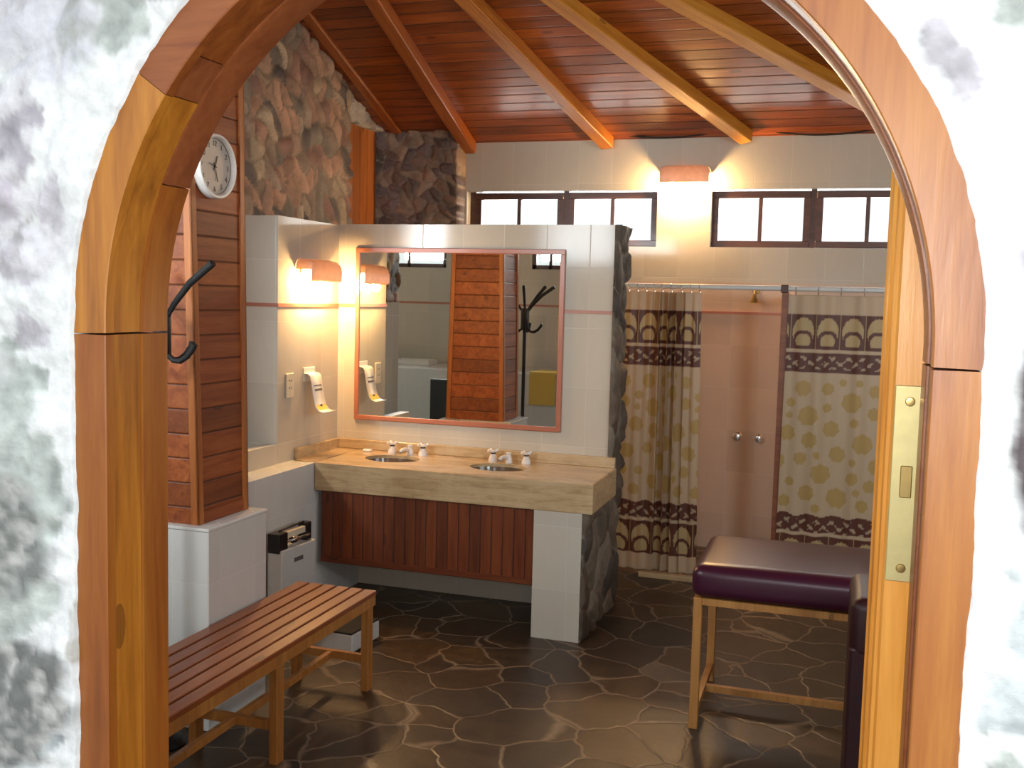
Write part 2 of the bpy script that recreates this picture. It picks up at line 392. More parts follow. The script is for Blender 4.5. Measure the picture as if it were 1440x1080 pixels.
def set_col(me, cols):
    a = me.color_attributes.new('Col', 'FLOAT_COLOR', 'POINT')
    c = np.ones((len(me.vertices), 4)); c[:, :3] = cols; a.data.foreach_set('color', c.ravel())
def stone_sheet(name, O, u, v, n, w, h, cu, cv, amp, palette, mortar, step=.016, seed=1, slant=0., skirt=.08, inside=None, mortar_w=.10):
    O, u, v, n = (np.array(a, float) for a in (O, u, v, n))
    nu, nv = max(4, int(w/step)), max(4, int(h/step))
    uu, vv = np.meshgrid(np.linspace(0, w, nu), np.linspace(0, h, nv), indexing='ij')
    d1, e, Hh = voronoi2(uu+3, vv+3, cu, cv, seed=seed, slant=slant)
    nz = smooth_noise(uu, vv, 9, seed)
    pil = np.clip(e/.45, 0, 1)**.5
    disp = amp*(pil*(.55+.6*Hh[..., 0])) + amp*.25*nz
    pal = np.array(palette); idx = np.clip((Hh[..., 1]*len(pal)).astype(int), 0, len(pal)-1)
    col = pal[idx]*(.8+.4*Hh[..., 2:3])*(1+.35*nz[..., None])
    mo = np.clip(1-e/mortar_w, 0, 1)[..., None]
    col = col*(1-mo)+np.array(mortar)*mo
    P = O + uu[..., None]*u + vv[..., None]*v + disp[..., None]*n
    # outer ring folded back so the sheet has a thickness
    def pad(A, back):
        B = np.pad(A, ((1, 1), (1, 1), (0, 0)), 'edge')
        if back:
            m = np.zeros(B.shape[:2], bool); m[0] = m[-1] = True; m[:, 0] = m[:, -1] = True
            base = np.pad(O + uu[..., None]*u + vv[..., None]*v, ((1, 1), (1, 1), (0, 0)), 'edge') - skirt*n
            B[m] = base[m]
        return B
    P = pad(P, True); col = pad(col, False); nu += 2; nv += 2
    vid = np.arange(nu*nv).reshape(nu, nv)
    faces = np.stack((vid[:-1, :-1], vid[1:, :-1], vid[1:, 1:], vid[:-1, 1:]), -1).reshape(-1, 4)
    if inside is not None:
        cc = P.reshape(-1, 3)[faces].mean(1); keep = np.array([inside(*c) for c in cc]); faces = faces[keep]
    if np.dot(np.cross(u, v), n) < 0: faces = faces[:, ::-1]
    me = bpy.data.meshes.new(name); me.from_pydata(P.reshape(-1, 3).tolist(), [], faces.tolist()); me.materials.append(M['stone'])
    set_col(me, np.clip(col.reshape(-1, 3), .005, 1))
    me.polygons.foreach_set('use_smooth', [True]*len(me.polygons)); me.update()
    o = bpy.data.objects.new(name, me); COL.objects.link(o); o['kind'] = 'structure'
    return o

# ================================================================== SETTING
YB, YW = 5.513, 7.30             # mirror wall face, window wall face
ZC, SL = 2.97, .36               # ceiling height at window wall, roof slope
RIDGE_Y = 4.0
zroof = lambda y: ZC + SL*(YW-y)
struct('floor', boxb(-5.4, 2.9, 1.2, 7.9, -.12, 0), M['floor'])
struct('terrace', boxb(-9, 9, -12, 1.2, -.14, -.02), M['concrete'])

# ceiling: boarded slope above the room, second slope towards the entrance
def roof(name, ya, za, yb, zb):
    L = math.hypot(yb-ya, zb-za)
    o = struct(name, boxb(-4.2, 4.2, 0, L, 0, .06), M['ceil'])
    o.location = (-1.2, ya, za); o.rotation_euler = (math.atan2(zb-za, yb-ya), 0, 0) if yb > ya else (math.atan2(zb-za, yb-ya), 0, 0)
    return o
roof('ceiling', 7.6, zroof(7.6), RIDGE_Y, zroof(RIDGE_Y)+.0)
roof('ceiling_south', RIDGE_Y, zroof(RIDGE_Y)+.06, 1.0, 3.2)

# window wall (north), with the long recesses cut out
def wall_with_holes(name, axis, pos0, pos1, a0, a1, z0, z1, holes, mat):
    """axis 'x': wall runs along x between y=pos0..pos1"""
    bm = BM(); xs = sorted({a0, a1, *[h[0] for h in holes], *[h[1] for h in holes]}); zs = sorted({z0, z1, *[h[2] for h in holes], *[h[3] for h in holes]})
    for i in range(len(xs)-1):
        for j in range(len(zs)-1):
            cx, cz = (xs[i]+xs[i+1])/2, (zs[j]+zs[j+1])/2
            if any(h[0] < cx < h[1] and h[2] < cz < h[3] for h in holes): continue
            if axis == 'x': box(bm, xs[i], xs[i+1], pos0, pos1, zs[j], zs[j+1])
            else: box(bm, pos0, pos1, xs[i], xs[i+1], zs[j], zs[j+1])
    bmesh.ops.remove_doubles(bm, verts=bm.verts, dist=1e-5)
    seen = {}
    for f in list(bm.faces):
        k = tuple(sorted(v.index for v in f.verts)); c = f.calc_center_median(); key = (round(c.x, 4), round(c.y, 4), round(c.z, 4))
        seen.setdefault(key, []).append(f)
    bmesh.ops.delete(bm, geom=[f for fs in seen.values() if len(fs) > 1 for f in fs], context='FACES')
    return struct(name, bm, mat)
WH = [(-2.735, -1.285, 2.145, 2.548), (-.905, .56, 2.145, 2.548)]
wall_with_holes('wall_north', 'x', YW, YW+.2, -3.6, 2.7, 1.9, 3.0, WH, M['tile'])
struct('wall_north_lower', boxb(-3.6, 2.7, YW, YW+.2, 0, 1.9), M['tile_shower'])
struct('baseboard_north', boxb(-2.74, 2.6, YW-.022, YW-.001, 2.932, 2.974), M['cornice'])
# window sashes
def sash(num, x0, x1, z0=2.150, z1=2.542, y=7.375, panes=((0, 1),), lab=''):
    bm = BM(); t = .045
    box(bm, x0, x1, y, y+.05, z0, z0+t, .004, 1); box(bm, x0, x1, y, y+.05, z1-t-.005, z1, .004, 1)
    box(bm, x0, x0+t, y, y+.05, z0+t, z1-t-.005); box(bm, x1-t, x1, y, y+.05, z0+t, z1-t-.005)
    w = tag(obj('window_%d' % num, bm, M['winframe']), kind='structure')
    mid = (x0+x1)/2
    obj('mullion', boxb(mid-.014, mid+.014, y+.008, y+.045, z0+t, z1-t-.005), M['winframe'], w)
    for a, b in ((x0+t, mid-.014), (mid+.014, x1-t)):
        obj('pane', boxb(a-.004, b+.004, y+.024, y+.028, z0+t-.004, z1-t), M['glass'], w)
for i, (a, b) in enumerate(((-2.69, -2.0), (-1.96, -1.295), (-.905, -.235), (-.195, .475))): sash(i+1, a, b)
bm = BM(); box(bm, -2.0, -1.96, 7.38, 7.44, 2.145, 2.548); box(bm, -2.735, -2.69, 7.38, 7.44, 2.145, 2.548); struct('trim_1', bm, M['winframe'])
bm = BM(); box(bm, -.235, -.195, 7.38, 7.44, 2.145, 2.548); box(bm, .475, .56, 7.38, 7.44, 2.145, 2.548); struct('trim_2', bm, M['winframe'])

# mirror partition and left tiled block
struct('wall_partition', boxb(-2.876, -1.195, YB, 5.79, 0, 2.165), M['tile'])
bm = BM(); box(bm, -3.34, -2.876, 4.82, 5.79, 0, 2.16); box(bm, -2.95, -2.876, 4.40, 4.82, 0, .93)
struct('wall_left', bm, M['tile'])
struct('wall_left_ledge', boxb(-2.876, -2.72, 3.70, 5.513, 0, .82), M['tile_pale_daylit'])
# salmon listello
struct('trim_3', boxb(-2.876, -1.195, YB-.006, YB, 1.675, 1.695), M['salmon'])
struct('trim_4', boxb(-2.876, -2.870, 4.814, YB-.006, 1.673, 1.693), M['salmon'])
struct('trim_5', boxb(-3.30, -2.876, 4.814, 4.82, 1.673, 1.693), M['salmon'])
struct('trim_6', boxb(-1.3, 2.6, YW-.006, YW, 1.678, 1.696), M['salmon'])

# stone walls
STONES = [(.34, .22, .145), (.27, .195, .135), (.40, .24, .155), (.19, .155, .115), (.33, .19, .125), (.12, .095, .08), (.38, .29, .19), (.26, .145, .105)]
DARKST = [(.20, .13, .10), (.28, .19, .14), (.14, .10, .085), (.34, .25, .18), (.18, .13, .12)]
MORT_SHADE = (.19, .145, .10)  # mortar darkened, shadow in the joints put into its colour
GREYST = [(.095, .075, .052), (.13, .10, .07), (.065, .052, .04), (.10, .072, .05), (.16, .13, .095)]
struct('wall_west_core', boxb(-3.75, -3.36, 3.62, 6.53, 0, 3.6), M['plaster'])
stone_sheet('wall_west', (-3.34, 3.62, 1.70), (0, 1, 0), (0, 0, 1), (1, 0, 0), 2.90, 2.35, .10, .155, .042, STONES, MORT_SHADE, .017, 3, .35,
            inside=lambda x, y, z: z < zroof(y)+.03)
struct('wall_west_lower', boxb(-3.36, -3.32, 3.62, 4.82, 0, 1.70), M['tile'])
stone_sheet('wall_west_lintel', (-3.37, 6.50, 2.97), (0, 1, 0), (0, 0, 1), (1, 0, 0), .85, .36, .13, .10, .035, [(.42, .38, .33), (.30, .26, .23), (.50, .45, .39)], (.5, .46, .4), .017, 5,
            inside=lambda x, y, z: z < zroof(y)+.03)
d1 = tag(obj('door_1', boxb(-3.44, -3.40, 6.50, 7.10, 1.2, 2.97), M['plank_door']), kind='structure')
stone_sheet('wall_north_pier', (-3.44, 7.14, 1.70), (1, 0, 0), (0, 0, 1), (0, -1, 0), .69, 1.32, .095, .085, .034, DARKST, (.30, .24, .18), .011, 9, .2, skirt=.2,
            inside=lambda x, y, z: z < zroof(y)+.03)
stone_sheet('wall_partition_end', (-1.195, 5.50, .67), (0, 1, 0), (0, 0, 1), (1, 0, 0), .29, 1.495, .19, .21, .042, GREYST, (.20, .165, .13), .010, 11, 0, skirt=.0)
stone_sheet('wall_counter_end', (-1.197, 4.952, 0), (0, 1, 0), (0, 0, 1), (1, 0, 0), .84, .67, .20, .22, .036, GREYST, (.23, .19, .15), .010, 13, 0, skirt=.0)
struct('wall_counter_pier', boxb(-1.451, -1.197, 4.95, YB, 0, .672), M['tile'])
# shower divider, curb and trays
struct('wall_shower_divider', boxb(-.345, -.312, 6.46, YW, 0, 1.82), M['tile_shower'])
struct('trim_7', boxb(-.348, -.309, 6.445, 6.465, 0, 1.83), M['arch_dark'])
struct('trim_8', boxb(-1.15, 2.6, 6.325, 6.37, 0, .03), M['travertine'])
# remaining shell
wall_with_holes('wall_east', 'y', 2.62, 2.8, 1.2, 7.5, 0, 4.3, [(2.6, 4.6, 1.8, 2.6)], M['tile'])  # unseen opening added in this wall to let fill light in
struct('wall_spa_west', boxb(-5.4, -5.2, 1.2, 3.8, 0, 4.0), M['tile'])
struct('wall_spa_north', boxb(-5.4, -3.36, 3.62, 3.80, 0, 4.2), M['tile'])
wall_with_holes('wall_south_left', 'x', 1.29, 1.42, -5.4, -1.9, 0, 4.2, [(-4.4, -3.8, 2.04, 2.60), (-2.9, -2.0, 2.04, 2.60)], M['tile'])
wall_with_holes('wall_south_right', 'x', 1.29, 1.42, 1.0, 2.8, 0, 4.2, [(1.05, 2.0, 2.04, 2.60)], M['tile'])  # the opening is unseen, added to let more light in
for i, (a, b) in enumerate(((-4.4, -3.8), (-2.9, -2.0), (1.05, 2.0))):  # the last window is unseen, added to bring light in
    bm = BM(); 
    for q in ((a, a+.04, 2.04, 2.60), (b-.04, b, 2.04, 2.60), (a, b, 2.04, 2.08), (a, b, 2.56, 2.60), (a+.17, a+.20, 2.04, 2.60)): box(bm, q[0], q[1], 1.36, 1.40, q[2], q[3])
    w = tag(obj('window_%d' % (5+i), bm, M['winframe']), kind='structure')
    obj('pane', boxb(a+.01, b-.01, 1.378, 1.382, 2.05, 2.59), M['glass'], w)
struct('trim_9', boxb(-5.2, -1.9, 1.42, 1.427, 1.675, 1.695), M['salmon'])

# ---------------------------------------------------------------- arched entrance wall
AX, AZ, AR = -.4295, 1.70, .5235        # arch centre, spring height, clear radius
YF = 1.15                                # front of frame
FW = .058                                # frame width
def outline(r, n=150, m=110):
    """points up the left side, over the arch, down the right side; with outward normals"""
    P = []; Nn = []
    for k in range(m): P.append((AX-r, AZ*k/m)); Nn.append((-1, 0))
    for k in range(n+1):
        a = PI - PI*k/n; P.append((AX+r*math.cos(a), AZ+r*math.sin(a))); Nn.append((math.cos(a), math.sin(a)))
    for k in range(m): P.append((AX+r, AZ*(m-1-k)/m)); Nn.append((1, 0))
    return np.array(P), np.array(Nn)
def arch_wall():
    r0 = AR+FW-.004
    P, Nn = outline(r0, 340, 280)
    X0, X1, Z1 = -2.1, 1.2, 3.3
    tmax = []
    for (x, z), (a, b) in zip(P, Nn):
        c = []
        if a < -1e-6: c.append((X0-x)/a)
        if a > 1e-6: c.append((X1-x)/a)
        if b > 1e-6: c.append((Z1-z)/b)
        tmax.append(min(c))
    tmax = np.array(tmax)
    near = np.linspace(0, .42, 76); far = np.array([.5, .65, .85, 1.0])
    T = np.concatenate((near[None].repeat(len(P), 0), .42 + (tmax[:, None]-.42)*((far[None]-.42)/.58)), 1)
    # keep monotone
    T = np.maximum.accumulate(T, 1)
    X = P[:, 0:1] + T*Nn[:, 0:1]; Z = P[:, 1:2] + T*Nn[:, 1:2]
    d1, e, Hh = voronoi2(X+5, Z+3, .27, .33, seed=21, warp=.3)
    n1 = smooth_noise(X, Z, 5, 2); n2 = smooth_noise(X, Z, 17, 4); n3 = smooth_noise(X, Z, 42, 6)
    white = np.array((.70, .73, .74)); pal = np.array([(.46, .51, .49), (.47, .455, .51), (.50, .56, .58), (.53, .52, .57), (.44, .48, .47)])
    idx = (Hh[..., 1]*5).astype(int).clip(0, 4)
    lime = np.clip((.17 + .16*n1 + .14*n2 + .07*n3 - e)/.022, 0, 1)           # lime pointing along the ragged joints
    thin = np.clip((1.5*n1 + .9*n2 + .5*n3 + .10)/.16, 0, .85)*np.clip(.55+.9*Hh[..., 2], 0, 1)
    cover = np.maximum(lime, thin*.8)
    cover = np.maximum(cover, np.clip((.045+.03*n2+.02*n1-T)/.010, 0, 1))
    stone = pal[idx]*(1+.30*n2[..., None]+.28*n3[..., None])
    col = stone*(1-cover[..., None]) + white*cover[..., None]
    grey = np.array((.13, .14, .135)); dark = np.array((.09, .075, .08))
    # worn stones: centre x, z, radii, how dark, colour
    for (cx, cz, rx, rz, k, cc) in ((-1.10, 1.40, .075, .12, .9, grey), (-1.12, 1.16, .095, .10, .95, grey*.9), (-1.005, 1.275, .012, .045, .6, np.array((.25, .24, .18))),
                                    (-.875, 2.155, .06, .035, .8, grey), (.215, 1.62, .040, .125, 1.0, dark), (-1.09, 1.83, .10, .07, .45, np.array((.50, .47, .55))),
                                    (-1.02, 2.10, .09, .07, .5, np.array((.46, .46, .56))), (-1.13, 1.64, .06, .05, .35, np.array((.48, .45, .5)))):
        q = ((X-cx)/rx)**2 + ((Z-cz)/rz)**2
        mk = np.clip((1.15-q+(.9 if k < 1 else .25)*n1+.5*n2)*2.2, 0, 1)*k
        sp = np.clip(.75+1.1*n3+.7*n2, .0, 1)[..., None]
        col = col*(1-mk[..., None]) + mk[..., None]*(cc*sp + (1-sp)*(np.array((.45, .45, .44)) if k < 1 else cc))
    col *= (1+.05*n2[..., None])
    bulge = .022*np.clip(e/.4, 0, 1)**.6*(1-np.clip(1-T/.12, 0, 1)) + .006*n2 + .004*n3 + .010*n1
    jag = (.002+.005*np.abs(n1[:, 0:1])+.003*np.abs(n2[:, 0:1]))*np.clip(1-T/.05, 0, 1)     # ragged lime edge lapping onto the frame
    X = X - jag*Nn[:, 0:1]; Z = Z - jag*Nn[:, 1:2]
    Y = YF-.008 - np.maximum(bulge, -.003)
    A = np.stack((X, Y, Z), -1)
    B0 = A[:, :1].copy(); B0[..., 1] = 1.29; B1 = A[:, -1:].copy(); B1[..., 1] = 1.29
    A = np.concatenate((B0, A, B1), 1); C = np.concatenate((col[:, :1]*.8, col, col[:, -1:]), 1)
    n, m = A.shape[:2]; vid = np.arange(n*m).reshape(n, m)
    fs = np.stack((vid[:-1, :-1], vid[:-1, 1:], vid[1:, 1:], vid[1:, :-1]), -1).reshape(-1, 4)
    fs = np.concatenate((fs, np.stack((vid[:-1, -1], vid[:-1, 0], vid[1:, 0], vid[1:, -1]), -1)))  # back
    me = bpy.data.meshes.new('wall_front'); me.from_pydata(A.reshape(-1, 3).tolist(), [], fs.tolist()); me.materials.append(M['whitewash'])
    set_col(me, np.clip(C.reshape(-1, 3), .01, .9)); me.polygons.foreach_set('use_smooth', [True]*len(me.polygons)); me.update()
    o = bpy.data.objects.new('wall_front', me); COL.objects.link(o); o['kind'] = 'structure'
arch_wall()
bm = BM(); box(bm, -5.4, -2.1, 1.12, 1.29, 0, 2.04); box(bm, 1.2, 2.8, 1.12, 1.29, 0, 2.04); box(bm, -5.4, 2.8, 1.12, 1.29, 3.3, 4.2)
struct('wall_front_side', bm, M['plaster'])
# tiled inner face round the arch
P, Nn = outline(AR+.17, 60, 6)
bm = BM(); pv = []
def rect_hit(x, z, a, b):
    c = []
    if a < -1e-6: c.append((-1.9-x)/a)
    if a > 1e-6: c.append((1.0-x)/a)
    if b > 1e-6: c.append((4.2-z)/b)
    t = min(c); return (x+a*t, z+b*t)
ang = [(math.atan2(n[1], n[0])) for n in Nn]
prev = None
for (x, z), (a, b) in zip(P, Nn):
    ox, oz = rect_hit(x, z, a, b)
    q = [bm.verts.new((x, 1.295, z)), bm.verts.new((ox, 1.295, oz)), bm.verts.new((ox, 1.415, oz)), bm.verts.new((x, 1.415, z))]
    if prev:
        for k in range(4): bm.faces.new((prev[k], prev[(k+1) % 4], q[(k+1) % 4], q[k]))
    prev = q
struct('wall_south', bm, M['tile'])

# frame: posts and arch segments, each its own board
frame = thing('arched_door_frame', 'varnished wooden arched frame lining the opening in the whitewashed wall', 'door frame')
CASING = [(AR+FW, YF+.018), (AR+FW, YF), (AR+.0015, YF), (AR, YF+.0015), (AR, YF+.018)]
LINING = [(AR+FW, YF+.076), (AR+FW, YF+.0185), (AR+.003, YF+.0185), (AR+.003, YF+.076)]
STOP = [(AR+FW, YF+.135), (AR+FW, YF+.0765), (AR+.001, YF+.0765), (AR, YF+.079), (AR, YF+.135)]
def frame_piece(name, prof, mat, a0=0, a1=0, straight=None, n=40):
    bm = BM(); rings = []
    if straight:
        s, z0, z1 = straight
        for z in (z0, z1): rings.append([bm.verts.new((AX+s*r, y, z)) for r, y in prof])
    else:
        for k in range(n+1):
            a = math.radians(a0+(a1-a0)*k/n); rings.append([bm.verts.new((AX+r*math.cos(a), y, AZ+r*math.sin(a))) for r, y in prof])
    m = len(prof)
    for A, B in zip(rings[:-1], rings[1:]):
        for k in range(m): bm.faces.new((A[k], A[(k+1) % m], B[(k+1) % m], B[k]))
    bm.faces.new(rings[0]); bm.faces.new(rings[-1][::-1])
    return obj(name, bm, mat, frame, smooth=not straight)
ZJ = AZ-.012
for side, c, l, t in ((-1, 'arch_red', 'arch_gold', 'arch_red'), (1, 'arch_orange', 'arch_dark', 'arch_dark')):  # right lining and stop: reveal shade put into a darker wood colour
    for nm, pf, mm in (('post_casing', CASING, c), ('post_lining', LINING, l), ('post_stop', STOP, t)): frame_piece(nm, pf, M[mm], straight=(side, 0, ZJ-.002))
for nm, pf, segs in (('arch_casing', CASING, ((144.5, 181.2, 'arch_gold'), (84, 144.4, 'arch_brown'), (-1.2, 83.9, 'arch_orange'))),
                     ('arch_lining', LINING, ((144.5, 181.2, 'arch_gold'), (137.5, 144.3, 'arch_dark'), (84, 137.3, 'arch_brown'), (-1.2, 83.9, 'arch_dark'))),
                     ('arch_stop', STOP, ((158, 181.2, 'arch_red'), (120, 157.8, 'arch_dark'), (84, 119.8, 'arch_brown'), (-1.2, 83.9, 'arch_dark')))):  # right arc of lining and stop: shade painted in as darker wood
    for a0, a1, c in segs: frame_piece(nm, pf, M[c], a0, a1)

# door leaf standing open just behind the right jamb, edge towards us
d2 = tag(obj('door_2', prism(BM(), [(.069, 1.345), (.116, 1.345), (.138, 1.86), (.0735, 1.86), (.0515, 1.378), (.054, 1.374), (.056, 1.366), (.060, 1.362), (.062, 1.354), (.066, 1.351)], .01, 2.25), M['pine']), kind='structure')
lp = obj('lock_plate', boxb(.0690, .1045, 1.3425, 1.3465, 1.408, 1.655, .001, 1), M['brass'], d2)
for z in (1.425, 1.635): obj('screw', lathe(BM(), [(0, -.002), (.005, -.0015), (.006, 0)], 14, (.087, 1.3425, z), axis='y'), M['oldbrass'], lp, True)
obj('latch', boxb(.080, .094, 1.340, 1.344, 1.515, 1.555, .001, 1), M['oldbrass'], lp)

# ================================================================== ROOF BEAMS
def beam(A, B, mat, label, w=.095, d=.15):
    A, B = Vector(A), Vector(B)
    t = (B-A).normalized(); A = B - t*3.1 if (B-A).length < 3.1 else A
    L = (B-A).length
    o = obj('rafter', boxb(0, L, -w, 0, 0, d-.004, .006, 1), mat)
    nrm = Vector((0, SL, 1)).normalized(); side = nrm.cross(t).normalized()
    R = Matrix((t, side, nrm)).transposed().to_4x4()
    o.matrix_world = Matrix.Translation(A) @ R
    return tag(o, label, 'roof beam', 'rafters fanning under the boarded ceiling')
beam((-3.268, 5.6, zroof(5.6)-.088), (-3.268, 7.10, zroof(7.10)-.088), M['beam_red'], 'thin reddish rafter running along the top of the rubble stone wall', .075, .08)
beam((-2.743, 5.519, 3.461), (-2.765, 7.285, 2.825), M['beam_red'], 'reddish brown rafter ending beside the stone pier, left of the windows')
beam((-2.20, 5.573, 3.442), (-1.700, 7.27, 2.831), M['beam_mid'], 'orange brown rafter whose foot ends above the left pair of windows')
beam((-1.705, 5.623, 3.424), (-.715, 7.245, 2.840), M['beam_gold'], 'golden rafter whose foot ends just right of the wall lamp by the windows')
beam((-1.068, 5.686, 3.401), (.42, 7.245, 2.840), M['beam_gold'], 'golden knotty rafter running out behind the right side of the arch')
def cable(pts, label):
    n = 14; P = []
    (x0, z0), (xm, zm), (x1, z1) = pts
    for k in range(n+1):
        t = k/n; P.append((x0+(x1-x0)*t, YW-.040, z0*(1-t)+z1*t - 4*t*(1-t)*((z0+z1)/2-zm)))
    tag(obj('cable', tube(BM(), P, .006, 8), M['cable'], None, True), label, 'cable', 'cables slung along the window wall top')
cable(((-2.50, 2.955), (-2.07, 2.934), (-1.74, 2.955)), 'thin dark cable sagging at the wall top above the left windows')
cable(((-1.60, 2.945), (-1.17, 2.905), (-.84, 2.945)), 'thin dark cable sagging above the wall lamp between two rafters')
cable(((-.58, 2.945), (-.16, 2.900), (.25, 2.945)), 'thin dark cable sagging above the right pair of windows')

# ================================================================== VANITY
ct = thing('vanity_worktop', 'long beige stone washbasin worktop with thick front edge', 'worktop', (-2.0, 5.2, .67))
def worktop():
    bm = boxb(-2.715, -1.143, 4.945, 5.508, .67, .826, .006, 2)
    me = bpy.data.meshes.new('slab'); bmesh.ops.recalc_face_normals(bm, faces=bm.faces); bm.to_mesh(me); bm.free()
    o = bpy.data.objects.new('slab', me); COL.objects.link(o)
    cutters = []
    for cx, cy, rx, ry in SINKS:
        c = obj('cut', lathe(BM(), [(0, -.3), (1, -.3), (1, .3), (0, .3)], 48, (cx, cy, .75), rx, ry), None); cutters.append(c)
        md = o.modifiers.new('b', 'BOOLEAN'); md.operation = 'DIFFERENCE'; md.object = c; md.solver = 'EXACT'
    dg = bpy.context.evaluated_depsgraph_get(); dg.update()
    me2 = bpy.data.meshes.new_from_object(o.evaluated_get(dg)); me2.name = 'slab'; me2.materials.clear(); me2.materials.append(M['travertine'])
    o.modifiers.clear(); o.data = me2
    for c in cutters: bpy.data.objects.remove(c)
    for v in me2.vertices: v.co -= Vector((-2.0, 5.2, .67))
    o.parent = ct
    return o
SINKS = ((-2.385, 5.245, .158, .125), (-1.745, 5.235, .160, .125))
worktop()
def local(bm, d):
    bmesh.ops.translate(bm, verts=bm.verts, vec=-Vector(d)); return bm
obj('backsplash', local(boxb(-2.870, -1.150, 5.485, 5.512, .826, .884, .003, 1), (-2.0, 5.2, .67)), M['travertine'], ct)
obj('backsplash', local(boxb(-2.874, -2.848, 5.0, 5.485, .820, .884, .003, 1), (-2.0, 5.2, .67)), M['travertine'], ct)
obj('side_strip', local(boxb(-2.848, -2.716, 4.96, 5.485, .8205, .826), (-2.0, 5.2, .67)), M['travertine'], ct)
for (cx, cy, rx, ry), lab in zip(SINKS, ('oval brown washbasin set in the worktop nearer the left tiled wall', 'oval brown washbasin set in the worktop nearer the stone pier')):
    s = thing('washbasin', lab, 'washbasin', (cx, cy, .69), 0, 'washbasins in the worktop')
    pr = [(1.045, .118), (1.0, .118), (.97, .10), (.90, .05), (.74, 0.0), (.5, -.018), (.12, -.022), (0, -.022)]
    pr2 = [(0, -.034), (.5, -.030), (.78, -.01), (.95, .045), (1.02, .10), (1.045, .118)]
    obj('bowl', lathe(BM(), pr+pr2, 48, (0, 0, 0), rx*.995, ry*.995), M['bowl'], s, True)
    obj('drain', lathe(BM(), [(0, .002), (.016, .003), (.02, 0)], 20, (0, 0, -.022)), M['chrome'], s, True)
def tapset(hx0, hx1, sx, y, lab):
    t = thing('tap_set', lab, 'taps', (sx, y, .8262), 0, 'white taps behind the basins')
    for hx in (hx0, hx1):
        h = obj('handle', lathe(BM(), [(0, 0), (.026, 0), (.027, .006), (.024, .02), (.016, .038), (.011, .046), (.011, .05), (.015, .054), (.015, .064), (0, .066)], 24, (hx-sx, 0, 0)), M['porcelain'], t, True)
        bm = BM(); L = .031
        for a in range(4):
            an = PI/4 + a*PI/2; dx, dy = math.cos(an), math.sin(an)
            tube(bm, [(hx-sx+dx*.004, dy*.004, .060), (hx-sx+dx*.02, dy*.02, .061), (hx-sx+dx*L, dy*L, .066)], [.006, .0055, .009], 10)
        obj('cross_grip', bm, M['porcelain'], h, True)
        obj('collar', lathe(BM(), [(.012, .044), (.0145, .046), (.0145, .051), (.012, .053)], 20, (hx-sx, 0, 0)), M['black'], h, True)
    sp = obj('spout', lathe(BM(), [(0, 0), (.021, 0), (.022, .008), (.018, .026), (.015, .038), (.012, .044), (.016, .050), (.016, .058), (0, .062)], 24), M['porcelain'], t, True)
    obj('nozzle', tube(BM(), [(-.003, -.008, .026), (-.014, -.035, .038), (-.024, -.062, .036), (-.028, -.075, .022)], [.012, .011, .010, .011], 14), M['porcelain'], sp, True)
tapset(-2.463, -2.269, -2.350, 5.415, 'white porcelain taps with cross handles behind the left basin')
tapset(-1.835, -1.638, -1.742, 5.405, 'white porcelain taps with cross handles behind the right basin')
tag(obj('soap_bar', boxb(-2.650, -2.598, 5.40, 5.432, .8265, .842, .007, 3), M['white'], None, True), 'small white soap bar on the worktop left of the taps', 'soap')
# wooden skirt under the counter
sk = thing('wooden_skirt_panel', 'red brown vertical board panel under the front of the worktop', 'panel', (-2.06, 4.98, .27))
O_ = (-2.06, 4.98, .27)
obj('board_panel', local(boxb(-2.685, -1.453, 4.972, 4.992, .300, .668), O_), M['skirt'], sk)
obj('bottom_rail', local(boxb(-2.685, -1.453, 4.964, 4.996, .268, .300, .003, 1), O_), M['skirt_rail'], sk)

# mirror
mi = thing('wall_mirror', 'large rectangular wall mirror with a salmon pink frame above the basins', 'mirror', (-2.112, YB, 1.515))
mx0, mx1, mz0, mz1 = -2.755-.002, -1.471, 1.004, 2.028
O_ = (-2.112, YB, 1.515); fwid = .028
for a in ((mx0, mx1, mz1-fwid, mz1), (mx0, mx1, mz0, mz0+fwid), (mx0, mx0+fwid, mz0+fwid, mz1-fwid), (mx1-fwid, mx1, mz0+fwid, mz1-fwid)):
    obj('frame_strip', local(boxb(a[0], a[1], YB-.018, YB-.001, a[2], a[3], .003, 1), O_), M['salmon'], mi)
obj('mirror_glass', local(boxb(mx0+.02, mx1-.02, YB-.010, YB-.002, mz0+.02, mz1-.02), O_), M['mirror'], mi)

